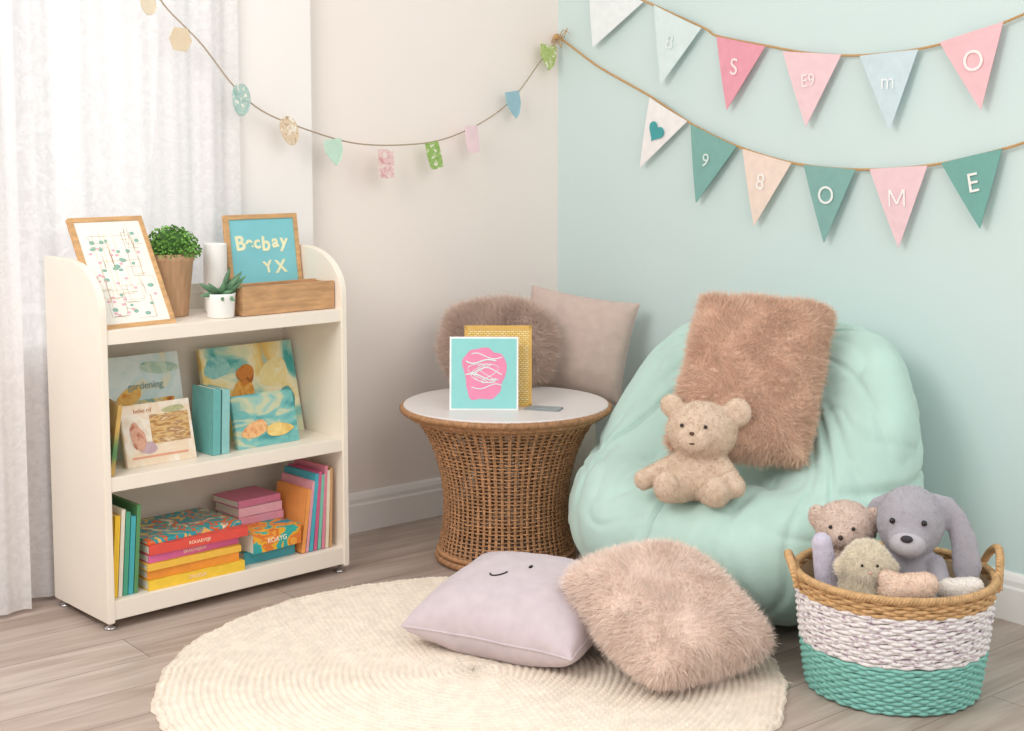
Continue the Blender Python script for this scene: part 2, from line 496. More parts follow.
b = book(.16, .20, .012, paint('book_cover_green', ['#5E8C5A', '#C9A35C', '#E2C489'], 6, seed=9), 'narrow green and tan book leaning on the side panel', G1)
shelf_place(b, .040, .02, ZM, rz(78) @ rx(8))
for i, (c, dx, hh) in enumerate((('#6FB3B0', 0, .2), ('#90C6C4', .031, .195))):
    b = book(.12, hh, .026, cm(c), ('dark' if i == 0 else 'light') + ' teal book standing upright with blank spine', G1)
    shelf_place(b, .405 + dx, .06, ZM, SPINE_OUT @ rx(2))
b = book(.345, .30, .014, paint('painted_cover_yellow', ['#4FA9A4', '#8FC9BE', '#DDE2BE', '#F6EBC6', '#EFD890', '#E9BF6A', '#9FCBC3'], 7, seed=12, dist=.8, detail=6), 'large landscape picture book with yellow and turquoise painterly cover', G1)
shelf_place(b, .462, .20, ZM, rx(-14))
gold = paint('dab_golden_orange', ['#B9682A', '#E0933A', '#EDB55C', '#D27F34'], 26, seed=15, detail=5)
dab(b, 'painted_figure', gold, .135, .125, .042, .075, -.25, 3, rough=.09)
dab(b, 'painted_figure', paint('dab_ochre', ['#A8602A', '#D98A3F', '#C9773A'], 40, seed=16, detail=4), .155, .205, .030, .034, .3, 8, y=-.0024)
dab(b, 'painted_sky', paint('dab_aqua', ['#5FB0AF', '#9FD0C9', '#7FC0BB'], 22, seed=17, detail=4), .055, .235, .045, .035, .4, 11, y=-.0012)
dab(b, 'painted_sky', paint('dab_cream', ['#F7EFCB', '#F0DC9A', '#F4E8B8'], 22, seed=18, detail=4), .26, .20, .055, .045, .2, 14, y=-.0012)
dab(b, 'painted_leaf', paint('dab_teal', ['#3F9494', '#6FB4AE'], 26, seed=20, detail=4), .295, .10, .032, .050, -.2, 17, y=-.0014)
b = book(.225, .165, .012, paint('painted_cover_teal', ['#4F9599', '#6FB4B0', '#7FBDB8', '#CFCFA8', '#8FC4BE', '#5FA6AB'], 12, seed=19, dist=.8, detail=5, stretch=(.6, 1, 1.6)), 'small landscape picture book with teal painted cover', G1)
shelf_place(b, .478, .075, ZM, rx(-15))
dab(b, 'painted_figure', paint('dab_apricot', ['#DF8A5A', '#EFC28A', '#E5A06E'], 34, seed=23, detail=4), .07, .055, .045, .026, .2, 21)
dab(b, 'painted_figure', paint('dab_straw', ['#F0D58A', '#E2B765'], 34, seed=24, detail=4), .155, .045, .050, .020, -.1, 22)

G2 = 'books on the bottom shelf'
ZB = .0855
u = .028
for c, t, h, w, ln in (('#F2C53B', .016, .235, .17, 'yellow'), ('#E9E1CF', .012, .25, .18, 'cream'), ('#4EA386', .014, .24, .17, 'green'), ('#4AADB6', .015, .225, .17, 'turquoise'), ('#5F9360', .012, .255, .18, 'dark green')):
    b = book(w, h, t, cm(c), ln + ' thin hardcover book standing upright with others', G2)
    shelf_place(b, u + t, .03, ZB, SPINE_OUT @ rx(4)); u += t + .0025
z = ZB
stk = [('#F4CB45', .030, .315, 'yellow'), ('#F09A3E', .026, .30, 'orange'), ('#F2C04E', .020, .31, 'yellow'), ('#DF6FA6', .024, .305, 'pink'), ('#E2554A', .028, .325, 'red')]
ttl = ['ZOOEUR', '', '', 'BRAOVEJIDE', 'ROUAEVEJE']
for i, (c, t, L_, ln) in enumerate(stk):
    b = book(.22, L_, t, cm(c), ln + ' hardcover book lying flat in a stack', G2)
    shelf_place(b, .138 + random.uniform(-.004, .006), .02 + .008 * (i % 2), z, rz(random.uniform(-2.5, 2.5)) @ FLAT)
    if ttl[i]: text('spine_title', ttl[i], .014, cm('#F6DCC0'), b, spine_M(L_ / 2, t), fat=0.)
    z += t + .0008
b = book(.23, .32, .012, paint('busy_cover', ['#F0C06A', '#3FA6AE', '#3FA6AE', '#E9733B', '#46B3AC', '#F4E7C6', '#D95A45'], 14, seed=22, dist=1.5, const=True), 'turquoise and orange patterned book on top of a stack', G2)
shelf_place(b, .142, .03, z, rz(2) @ FLAT)
z = ZB
for c, t, L_, ln in (('#4C9FAA', .038, .185, 'teal'),):
    b = book(.22, L_, t, cm(c), ln + ' thick hardcover book lying flat', G2)
    shelf_place(b, .475, .05, z, FLAT); z += t + .0008
b = book(.25, .184, .062, paint('busy_cover_orange', ['#3FA9A8', '#3FB7AB', '#F0B63B', '#E8823D', '#F4A94A', '#3C9FB0', '#E8632F'], 11, seed=31, dist=1.2, const=True), 'large orange and teal illustrated book lying at an angle', G2)
shelf_place(b, .486, .012, z, rz(5) @ FLAT)
text('spine_title', 'ROAYG', .022, cm('#FBEFD8'), b, spine_M(.09, .062)); z += .063
for i, (c, t, ln) in enumerate((('#DF9BB0', .024, 'dusty pink'), ('#EBB5C2', .028, 'pale pink'), ('#D57F9C', .022, 'rose'))):
    b = book(.14, .16, t, cm(c), ln + ' small book lying on top of the stack', G2)
    shelf_place(b, .508, .13, z, rz(-3 + 3 * i) @ FLAT); z += t + .0008
u = .671
for c, t, h, ln, a in (('#F0A15A', .014, .20, 'orange', 9.5), ('#E5A3B0', .010, .225, 'pink', 8.6), ('#4FAFC0', .014, .245, 'turquoise', 7.6), ('#D4658D', .012, .25, 'raspberry', 6.6),
                       ('#7FC3B0', .012, .24, 'sage', 5.6), ('#DE8A9E', .012, .265, 'rose pink', 4.4), ('#E9DCC3', .012, .25, 'cream', 3.2), ('#D09F70', .010, .255, 'tan', 2)):
    b = book(.17, h, t, cm(c), ln + ' slim book leaning against the side panel', G2)
    shelf_place(b, u + t, .03, ZB + .0015, ry(a * .85) @ SPINE_OUT); u += t + .0030

# ================================================================ TOP OF SHELF
def framed(w, h, bar, matf, art, label, name='picture_frame'):
    t = .016
    o = boxes(name, [(-w/2, w/2, 0, t, 0, bar), (-w/2, w/2, 0, t, h - bar, h), (-w/2, -w/2 + bar, 0, t, bar, h - bar), (w/2 - bar, w/2, 0, t, bar, h - bar)], matf, bev=.0015)
    boxes('print_sheet', [(-w/2 + bar * .8, w/2 - bar * .8, .004, .012, bar * .8, h - bar * .8)], art, o)
    thing(o, label, 'picture frame'); return o
ZT = .8525
fr = framed(.238, .352, .014, M_wood, mat('print_paper', '#F3EFE6', .6, .01), 'oak picture frame with white map-like print leaning on the shelf')
shelf_place(fr, .140, .035, ZT, rz(3) @ rx(-30))
pl = []
rnd = random.Random(3)
for i in range(34):
    x0 = rnd.uniform(-.09, .09); z0 = rnd.uniform(.03, .31)
    pts = [(x0, .0036, z0)]
    for k in range(rnd.randint(2, 5)):
        if rnd.random() < .5: x0 = min(.095, max(-.095, x0 + rnd.uniform(-.06, .06)))
        else: z0 = min(.315, max(.028, z0 + rnd.uniform(-.07, .07)))
        pts.append((x0 + rnd.uniform(-.004, .004), .0036, z0))
    pl.append(tube(pts, .0005, 4))
V, F = join(pl); mk('printed_lines', V, F, mat('print_gold', '#E6C9A2', .8), fr)['kind'] = 'stuff'
pl = [ell((rnd.uniform(-.09, .09), .0038, rnd.uniform(.04, .31)), (rnd.uniform(.005, .011), .0006, rnd.uniform(.004, .007)), 8, 6) for _ in range(26)]
V, F = join(pl); mk('printed_leaves', V, F, mat('print_green', '#8FB9A9', .8), fr)['kind'] = 'stuff'
pl = [ell((rnd.uniform(-.09, .09), .0038, rnd.uniform(.04, .31)), (.006, .0006, .004), 8, 6) for _ in range(26)]
V, F = join(pl); mk('printed_dots', V, F, mat('print_pink', '#EDB4BF', .8), fr)['kind'] = 'stuff'

fr = framed(.27, .298, .015, M_wood, mat('turquoise_print', '#86CBD3', .6, .04, 8), 'oak picture frame with turquoise lettered print behind the wooden box')
shelf_place(fr, .675, .19, ZT, rx(-8))
M_py = mat('cream_yellow_letters', '#F5F0C8', .7)
def uneven(word, xs, zc, sizes, seed):
    q = random.Random(seed)
    for ch, x, s_ in zip(word, xs, sizes):
        M = Matrix.Translation((x, .0034, zc + q.uniform(-.004, .004))) @ FRONT @ Matrix.Rotation(q.uniform(-.14, .14), 4, 'Z')
        text('printed_letter', ch, s_, M_py, fr, M, fat=.028)
uneven('Becbay', [-.085, -.052, -.023, .010, .045, .078], .205, [.064, .060, .056, .064, .058, .060], 5)
uneven('YX', [.010, .058], .130, [.052, .056], 8)

bx = empty('wooden_box'); shelf_place(bx, .475, .03, ZT)
thing(bx, 'low rectangular wooden storage box on the top shelf', 'box')
M_wood2 = mat('walnut_wood', '#C59A70', .55, .22, 10, .2, 50, stretch=(1.2, 7, 7))
L_, Dq, Hh, t = .335, .11, .088, .012
boxes('front_board', [(0, L_, 0, t, .001, Hh)], M_wood2, bx, .0015)
boxes('back_board', [(0, L_, Dq - t, Dq, .001, Hh)], M_wood2, bx, .0015)
boxes('end_board', [(.0005, t, t, Dq - t, .001, Hh - .004)], M_wood2, bx, .001)
boxes('end_board', [(L_ - t, L_ - .0005, t, Dq - t, .001, Hh - .004)], M_wood2, bx, .001)
boxes('base_board', [(t, L_ - t, t, Dq - t, .002, .012)], M_wood2, bx)

V, F = lathe([(.0001, 0), (.036, 0), (.040, .004), (.044, .066), (.045, .072), (.041, .073), (.039, .062), (.0001, .060)], 40)
sp = mk('potted_succulent', V, F, mat('white_ceramic', '#F7F5F2', .3, .01, spec=.5))
thing(sp, 'small white ceramic pot holding a pointed-leaf succulent', 'potted plant'); shelf_place(sp, .420, .065, ZT)
pl = []; q_ = random.Random(12)
for i in range(26):
    a = q_.uniform(-1.9, 1.9) if i % 3 else q_.uniform(0, 6.28)
    el = q_.uniform(.10, 1.0); L2 = q_.uniform(.055, .09) + (.045 if abs(a) < .9 else 0) * (1 - el / 1.4)
    dx, dy = math.cos(a), math.sin(a) * .8; pts = []; rs = []
    for k in range(9):
        f = k / 8
        pts.append((dx * (.006 + L2 * f * math.cos(el)), dy * (.006 + L2 * f * math.cos(el)), .064 + L2 * f * math.sin(el) - .02 * f * f * (1.1 - el)))
        rs.append(.0082 * math.sin(math.pi * (.12 + .86 * f)) + .0004)
    Vt, Ft = tube(pts, rs, 6); pl.append((Vt, Ft))
V, F = join(pl); mk('succulent_leaves', V, F, mat('succulent_green', '#648A69', .5, .15, 60, island=.25), sp)
V, F = lathe([(.0001, 0), (.045, 0), (.048, .004), (.065, .165), (.069, .168), (.070, .188), (.065, .189), (.062, .17), (.0001, .165)], 40)
pp = mk('potted_boxwood', V, F, mat('terracotta_wood', '#C9A27F', .7, .14, 10, .3, 60, stretch=(8, 8, 1)))
thing(pp, 'tan wood-look planter with bushy green boxwood plant', 'potted plant'); shelf_place(pp, .335, .20, ZT)
pl = []
for i in range(1100):
    d = RNG.normal(size=3); d /= np.linalg.norm(d); d[2] = abs(d[2]) * 1.0 - .12
    c = np.array([0, 0, .190]) + d * np.array([.085, .085, .088]) * (.72 + .32 * RNG.random())
    t1 = np.cross(d, RNG.normal(size=3)); t1 /= np.linalg.norm(t1); dd = d * .6 + t1 * .4; t2 = np.cross(dd, t1); t2 /= np.linalg.norm(t2) + 1e-9
    l, w_ = .012, .0048
    v4 = np.array([c, c + dd * l * .5 + t2 * w_, c + dd * l * 1.15, c + dd * l * .5 - t2 * w_])
    pl.append((v4, [(0, 1, 2, 3)]))
V, F = join(pl); fo = mk('foliage', V, F, mat('boxwood_green', '#6B9A45', .5, .2, 30, island=.4), pp)
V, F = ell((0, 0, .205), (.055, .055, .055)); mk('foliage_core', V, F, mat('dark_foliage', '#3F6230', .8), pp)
V, F = lathe([(.0001, 0), (.034, 0), (.036, .003), (.036, .208), (.035, .211), (.032, .209), (.032, .01), (.0001, .01)], 40)
cp = mk('tall_vase', V, F, mat('matte_white_ceramic', '#F4F1ED', .5, .01)); thing(cp, 'tall plain white cylinder vase beside the turquoise frame', 'vase'); shelf_place(cp, .492, .21, ZT)

# ================================================================ WICKER TABLE
def weave_rows(rows, nst, amp, tr, M=420, seg=5, jitter=.0006, halfstep=True):
    th = np.arange(M) * 2 * math.pi / M; parts = []
    for i, (r, z) in enumerate(rows):
        rr = r + amp * np.sin(nst / 2 * th + (math.pi * i if halfstep else 0))
        P = np.stack([rr * np.cos(th), rr * np.sin(th), z + jitter * np.sin(7 * th + i * 2.1) + jitter * np.sin(19 * th + i)], -1)
        parts.append(tube(P, tr, seg, True))
    return join(parts)
def rope(R, z, off, tr, strands, twists, M=480, sq=1.):
    th = np.arange(M) * 2 * math.pi / M; parts = []
    for s_ in range(strands):
        ph = twists * th + s_ * 2 * math.pi / strands
        rr = R + off * np.cos(ph)
        P = np.stack([rr * np.cos(th), rr * np.sin(th), z + off * sq * np.sin(ph)], -1)
        parts.append(tube(P, tr, 6, True))
    return join(parts)
def table():
    root = empty('side_table'); place(root, -.02, 4.56, 0)
    thing(root, 'round woven wicker side table with flared body and white top', 'side table')
    mw = mat('honey_wicker', '#B58862', .5, .25, 60, .3, 200, island=.2)
    zs = [0, .05, .12, .20, .28, .36, .42, .46, .49, .505]
    rs = [.226, .220, .206, .203, .211, .232, .258, .283, .312, .33]
    rows = [(float(np.interp(z, zs, rs)), z) for z in np.arange(.044, .468, .0122)]
    V, F = weave_rows(rows, 64, .0042, .0028, M=460)
    parts = [(V, F)]
    for k in range(64):
        for da in (-.0120, .0, .0120):
            a = (k + .5) * 2 * math.pi / 64 + da
            pts = [(np.interp(z, zs, rs) * math.cos(a), np.interp(z, zs, rs) * math.sin(a), z) for z in np.linspace(.015, .50, 18)]
            parts.append(tube(pts, .0026, 5))
    V, F = join(parts); mk('woven_body', V, F, mw, root)
    V, F = join([rope(.226, .014, .0060, .0058, 3, 52), rope(.223, .034, .0048, .0048, 3, 52)]); mk('braided_base', V, F, mw, root)
    V, F = join([rope(.288, .474, .0048, .0045, 3, 66), rope(.318, .490, .0048, .0048, 3, 66), rope(.340, .5075, .0062, .0055, 3, 90)]); mk('braided_rim', V, F, mw, root)
    V, F = lathe([(.0001, .498), (.336, .498), (.338, .501), (.338, .519), (.335, .522), (.0001, .522)], 96)
    mk('table_top', V, F, mat('white_table_top', '#E4DCD9', .35, .02, 5, spec=.4), root, smooth=False)
table()
ZTB = .5225
def card_axes(o, c, rot, lean):
    o.matrix_world = Matrix.Translation(W(*c)) @ Matrix.Rotation(math.radians(rot) - A, 4, 'Z') @ rx(-lean)
def woven_yellow():
    m, nt, b_ = newmat('yellow_woven_cover'); N, Lk = nt.nodes, nt.links
    tc = N.new('ShaderNodeTexCoord'); ck = N.new('ShaderNodeTexBrick'); mp = N.new('ShaderNodeMapping'); mp.inputs['Rotation'].default_value = (math.pi/2, 0, 0)
    Lk.new(tc.outputs['Object'], mp.inputs[0]); Lk.new(mp.outputs[0], ck.inputs[0])
    ck.inputs['Scale'].default_value = 60; ck.inputs['Color1'].default_value = col('#EDCB74'); ck.inputs['Color2'].default_value = col('#F5E4AC'); ck.inputs['Mortar'].default_value = col('#CBA050'); ck.inputs['Mortar Size'].default_value = .08
    ck.inputs['Brick Width'].default_value = .8; ck.inputs['Row Height'].default_value = .4
    Lk.new(ck.outputs[0], b_.inputs['Base Color']); b_.inputs['Roughness'].default_value = .6
    return m
yb = boxes('greeting_card', [(-.108, .108, 0, .012, 0, .262)], woven_yellow(), bev=.001)
thing(yb, 'yellow woven-pattern board standing behind the aqua card', 'card'); card_axes(yb, (-.045, 4.475, ZTB), 0, 7)
boxes('card_border', [(-.109, .109, -.001, .001, .25, .263), (-.109, .109, -.001, .001, -.0, .008), (-.109, -.1, -.001, .001, 0, .262), (.1, .109, -.001, .001, 0, .262)], mat('gold_edge', '#DDB262', .5), yb)
cb = boxes('greeting_card', [(-.11, .11, 0, .016, 0, .235)], mat('white_card_edge', '#F4F6F4', .6), bev=.001)
thing(cb, 'aqua card with pink squiggle drawing standing on the table', 'card'); card_axes(cb, (-.09, 4.41, ZTB), -1, 8)
boxes('card_front', [(-.104, .104, -.0012, .002, .006, .229)], mat('aqua_card', '#93D6D3', .6, .02), cb)
k = 72; blobp = []
for j in range(k):
    t = j / k * 2 * math.pi
    r = 1 + .07 * math.sin(3 * t + .6) + .05 * math.sin(5 * t) + .03 * math.sin(9 * t + 1)
    blobp.append((.066 * r * math.copysign(abs(math.cos(t)) ** .75, math.cos(t)), -.0018, .118 + .082 * r * math.copysign(abs(math.sin(t)) ** .75, math.sin(t))))
mk('pink_blob', blobp, [tuple(range(k))], mat('pink_ink', '#EC8FB2', .6), cb, smooth=False)
parts = []
for j, zz in enumerate((.175, .152, .128, .103, .078)):
    s_ = 1 if j % 2 else -1
    pts = [(s_ * (x_), -.0026, zz + .009 * math.sin(x_ * 55 + j) + .010 * (x_ / .05) ** 2 * (1 if j % 2 else -.4)) for x_ in np.linspace(-.058, .040, 40)]
    parts.append(tube(pts, .0026 if j % 2 else .0018, 5))
pts = [(.03 * math.sin(t * 2.3) + .004 * t - .03, -.0028, .118 + .030 * math.sin(t * 1.3)) for t in np.linspace(0, 14, 160)]
parts.append(tube(pts, .0012, 5))
V, F = join(parts); V[:, 1] = -.0022 + (V[:, 1] + .0026) * .3; mk('pale_scribble', V, F, mat('pale_aqua_print', '#E6F3F1', .8, .02), cb)['kind'] = 'stuff'
nb = boxes('folded_leaflet', [(-.06, .06, -.028, .028, 0, .003), (-.04, .058, -.02, .03, .0032, .006)], mat('grey_card', '#9A9FA2', .4, .1, 30), bev=.0008)
thing(nb, 'small grey folded leaflet lying on the table top', 'leaflet'); place(nb, .10, 4.43, ZTB, -18)

# ================================================================ PILLOWS
def pillow(w, h, t, n=44, pinch=.07, wr=.004, seed=0., kr=0., full=.42, shear=0.):
    """kr rounds the corners (0 = square, ~.46 = oval); shear slumps the top sideways"""
    V = []; g_ = np.linspace(-1, 1, n)
    def pt(a, b_, s):
        e = max(0., (1 - abs(a) ** 2.6)) * max(0., (1 - abs(b_) ** 2.6))
        x = a * w / 2 * (1 - pinch * (1 - b_ * b_)); y = b_ * h / 2 * (1 - pinch * (1 - a * a))
        if kr: x *= math.sqrt(1 - b_ * b_ * kr); y *= math.sqrt(1 - a * a * kr)
        x += shear * y
        z = s * t / 2 * e ** full
        nz = noise.noise(Vector((x * 9 + seed, y * 9, s * 3 + seed))) + .5 * noise.noise(Vector((x * 22, y * 22 + seed, s)))
        z += wr * nz * (1 if e > .01 else .4)
        return (x, y, z)
    for s in (1, -1):
        for a in g_:
            for b_ in g_: V.append(pt(math.sin(a * math.pi / 2), math.sin(b_ * math.pi / 2), s))
    F1 = [tuple(f[::-1]) for f in grid_faces(n, n)]; F2 = [tuple(i + n * n for i in f[::-1]) for f in F1]
    V = np.array(V)
    for i in range(n):
        for j in range(n):
            if i in (0, n-1) or j in (0, n-1):
                m_ = (V[i*n+j] + V[n*n+i*n+j]) / 2; V[i*n+j] = m_; V[n*n+i*n+j] = m_
    N, _, _ = vnormals(V, F1)
    if N[(n//2)*n+n//2][2] < 0:
        F1 = [f[::-1] for f in F1]; F2 = [f[::-1] for f in F2]
    return V, F1 + F2, pt
def piping(V, parent, m, n=44, r=.0035):
    idx = [i * n for i in range(n)] + [(n-1) * n + j for j in range(1, n)] + [i * n + n - 1 for i in range(n-2, -1, -1)] + [j for j in range(n-2, 0, -1)]
    Vp, Fp = tube(V[idx], r, 7, True); return mk('piping', Vp, Fp, m, parent)

def fur_pillow(name, w, h, t, c, seed, label, nst=26000, L=.03, group=None, **kw):
    V, F, _ = pillow(w, h, t, seed=seed, **kw)
    f = fuzz(V, F, nst, L, .0007, .6, .3, 3, clump=.55, cf=38.)
    V, F = join([(V, F), f])
    o = mk(name, V, F, mat(name + '_fur', c, .85, .05, 25, island=.08, sheen=.5))
    thing(o, label, 'cushion', group); return o
fp = fur_pillow('fur_cushion', .385, .50, .21, '#E2BFA6', 1., 'brown shaggy faux fur cushion propped on the bean bag', 76000, .028, pinch=.04, kr=.05, shear=.15)
place_axes(fp, (.690, 3.985, .700), (1, -.10, -.07), (.09, .28, .42))
ff = fur_pillow('fur_cushion', .395, .43, .22, '#F6E2D5', 2., 'dusty pink shaggy faux fur cushion resting on the lilac cushion', 68000, .028, pinch=.02, kr=.11)
place_axes(ff, (.402, 3.53, .165), (.79, .52, .0), (-.74, .60, .34))
fr_ = fur_pillow('fur_cushion', .40, .30, .17, '#D6BCAD', 3., 'mauve brown oval faux fur cushion leaning behind the table', 60000, .042, kr=.46)
place_axes(fr_, (-.045, 4.89, .668), (1, .15, -.02), (0, .22, .95))

V, F, pt = pillow(.40, .37, .14, wr=.006, seed=5., pinch=.06)
Msq = mat('taupe_linen', '#CDB7AC', .9, .06, 30, .4, 500, sheen=.2)
sq = mk('square_cushion', V, F, Msq)
thing(sq, 'plain taupe linen square cushion standing in the room corner', 'cushion')
place_axes(sq, (.230, 5.02, .648), (.95, -.28, -.14), (.10, .22, .95)); piping(V, sq, Msq)
V, F, pt = pillow(.51, .45, .225, wr=.006, seed=7., pinch=.05, full=.42)
Mlp = mat('lilac_linen', '#D3C5CA', .92, .05, 30, .45, 600, sheen=.25)
lp = mk('smiling_cushion', V, F, Mlp)
thing(lp, 'pale lilac linen cushion with stitched smiling face on the rug', 'cushion')
place_axes(lp, (.035, 3.725, .108), (.39, -.218, .0), (.218, .39, .06)); piping(V, lp, Mlp)
def surf(x, y):
    a = x / .255; b_ = y / .225; p = pt(a, b_, 1); return (p[0], p[1], p[2] + .0015)
c = surf(.020, .015); V, F = ell(c, (.0050, .010, .003), 12, 8); mk('stitched_eye', V, F, M_ink, lp)
pts = [surf(-.050 + .026 * math.sin(t), -.040 + .007 * math.sin(t) - .024 * math.cos(t)) for t in np.linspace(-1.25, 1.25, 24)]
V, F = tube(pts, .0021, 6); mk('stitched_smile', V, F, M_ink, lp)
V, F = lathe([(.0001, .0), (.12, .0), (.135, .02), (.14, .22), (.135, .42), (.12, .442), (.0001, .446)], 48)
st = mk('corner_stool', V, F, mat('cream_stool', '#D9CBBD', .8, .05, 60, .3, 150)); thing(st, 'low round cream stool in the room corner holding cushions', 'stool'); place(st, .17, 5.05, 0)

# ================================================================ BEAN BAG
BAGROT = -math.pi / 2 + math.radians(8)
def beanbag():
    nu, nv = 180, 320; V = np.zeros((nu, nv, 3)); zm = .23
    for i in range(nu):
        t = -math.pi/2 + math.pi * i / (nu - 1); ct, sn = max(0., math.cos(t)), math.sin(t)
        for j in range(nv):
            ph = 2 * math.pi * j / nv; cx, cy = math.cos(ph), math.sin(ph)
            by = .50 if cy < 0 else .40
            if sn <= 0:
                rx_ = ct ** .5; z = zm * (1 - abs(sn) ** .95); x = .55 * rx_ * cx; y = by * rx_ * cy
                k = 1 - .10 * (-sn) ** 2; x *= k; y *= k
            else:
                x = .55 * (ct ** .42) * cx; y = by * (ct ** .58) * cy + .12 * sn ** 2
                s = min(1, max(0, (y + .20) / .42)); s = s * s * (3 - 2 * s)
                arm = .06 * min(1, (abs(x) / .42) ** 2) * (1 - s)
                Ht = .465 + .380 * s + arm
                z = zm + (Ht - zm) * sn ** .86
                d = math.exp(-((x - .0) ** 2 / .05 + (y + .07) ** 2 / .030)); z -= .105 * d
            V[i, j] = (x, y, z)
    Vf = V.reshape(-1, 3); F = grid_faces(nu, nv, True)
    N, _, _ = vnormals(Vf, F)
    if (N * (Vf - np.array([0, 0, .3]))).sum() < 0: F = [f[::-1] for f in F]; N = -N
    out = Vf.copy()
    for k in range(len(Vf)):
        i, j = divmod(k, nv); x, y, z = Vf[k]; ph = 2 * math.pi * j / nv
        up = min(1, z / .1)
        n1 = noise.noise(Vector((x * 2.6 + 3.1, y * 2.6, z * 1.8)))
        d = .010 * n1
        q = Vector((math.cos(ph) * 2.4 + .8 * n1, math.sin(ph) * 2.4, z * 1.5))
        rid = max(0, 1 - abs(noise.noise(q)) * 5.5); d -= .010 * rid ** 1.5 * up
        q2 = Vector((x * 3.4 + 5, y * 3.4, z * 5 + 2 * n1))
        rid = max(0, 1 - abs(noise.noise(q2)) * 7); d -= .0065 * rid ** 1.5 * up
        ax, ay = x, y + .05; rd = math.hypot(ax, ay); an = math.atan2(ay, ax)
        if z > .3:
            w1 = math.sin(an * 8 + 3 * noise.noise(Vector((an * 1.5, rd * 4, 1.))))
            d -= .012 * max(0, w1) ** 3 * math.exp(-((rd - .29) / .11) ** 2)
        if y > -.28:
            zc = .42 + .14 * max(0, y); w_ = min(1, (y + .28) / .12) * (1 if abs(x) > .2 else .3)
            d -= .014 * math.exp(-((z - zc + .02 * n1) / .015) ** 2) * w_
        for sp_ in (-2.55, -1.57, -.6, .45, 1.57, 2.6):   # sewn panel seams
            dd = (ph - sp_ + math.pi) % (2 * math.pi) - math.pi
            rr = math.hypot(x, y); ds = abs(dd) * max(rr, .08)
            d -= .014 * math.exp(-(ds / .0050) ** 2) * min(1, rr / .2)
            d += .005 * math.exp(-((ds - .016) / .009) ** 2) * min(1, rr / .2) * (.7 + .8 * noise.noise(Vector((z * 34, sp_, 0))))
        out[k] = Vf[k] + N[k] * d * (1 if z > .01 else 0)
    out[:, 2] = np.maximum(out[:, 2], 0.0)
    o = mk('bean_bag_chair', out, F, mat('mint_cotton', '#BFDDD2', .95, .06, 9, .5, 420, sheen=.4, spec=.1))
    thing(o, 'large mint green fabric bean bag chair against the mint wall', 'bean bag')
    o.location = W(.70, 4.15, .001); o.rotation_euler = (0, 0, BAGROT)
    return o, out, F
bag, BV, BF = beanbag()
Mb = Matrix.Translation(bag.location) @ Matrix.Rotation(BAGROT, 4, 'Z')
BVH = BVHTree.FromPolygons([Mb @ Vector(v) for v in BV], BF)
def bag_z(X, D):
    p = W(X, D, 2.); h = BVH.ray_cast(p, Vector((0, 0, -1)))
    return h[0].z if h[0] is not None else 0.

# ================================================================ PLUSH TOYS
def plush(name, parts, c, label, cat, n=9000, L=.007, vox=.006, sm=8, w=.0008, jit=1.1, clump=.4, island=.08):
    V, F = blob(parts, vox, sm)
    f = fuzz(V, F, n, L, w, jit, .1, 2, clump=clump, cf=200.)
    VV, FF = join([(V, F), f])
    o = mk(name, VV, FF, mat(name + '_plush', c, .9, .05, 60, .5, 300, island=island, sheen=.3))
    thing(o, label, cat); return o
def eye(parent, c, r, m=M_ink, name='eye', s=(1, 1, 1)):
    V, F = ell((0, 0, 0), (r * s[0], r * s[1], r * s[2]), 14, 9); o = mk(name, V, F, m, parent); o.location = c; return o
M_bead = mat('black_bead', '#15110F', .15, .01, spec=.6)
bp = [((0, .0, .066), (.076, .064, .068)), ((0, .0, .105), (.062, .054, .045)), ((.004, -.010, .188), (.096, .084, .080)), ((0, -.080, .172), (.046, .026, .036)),
      ((-.086, .002, .248), (.034, .018, .034)), ((.094, .002, .242), (.040, .020, .040))]
bp += capsule((-.055, -.01, .100), (-.142, -.045, .048), .029, .028) + capsule((.055, -.01, .100), (.108, -.060, .052), .030, .029)
for s in (-1, 1):
    bp += capsule((s * .038, -.03, .035), (s * .066, -.080, .034), .040, .036)
    bp += [((s * .068, -.098, .046), (.034, .023, .037))]
bear = plush('teddy_bear', bp, '#E3CCB5', 'small tan teddy bear with stitched smile sitting on the bean bag', 'teddy bear', 40000, .0048, w=.0006, clump=.7)
BXB, BDB = .522, 3.828
zb = max(bag_z(BXB + dx, BDB + dd) for dx in (-.03, 0, .03) for dd in (-.02, .02, .05))
place(bear, BXB, BDB, zb - .014, -22, 1.04)
bear.rotation_euler[0] = -.10
eye(bear, (-.032, -.090, .206), .0052, M_bead); eye(bear, (.032, -.090, .206), .0052, M_bead)
eye(bear, (0, -.107, .188), .006, mat('brown_nose', '#5A4034', .5), 'nose', (1.2, .7, .8))
pts = [(.030 * math.sin(t), -.1055 + .017 * abs(math.sin(t)), .171 - .010 * math.cos(t)) for t in np.linspace(-1.3, 1.3, 20)]
V, F = tube(pts, .0021, 5); mk('stitched_mouth', V, F, mat('brown_thread', '#5A4034', .8), bear)

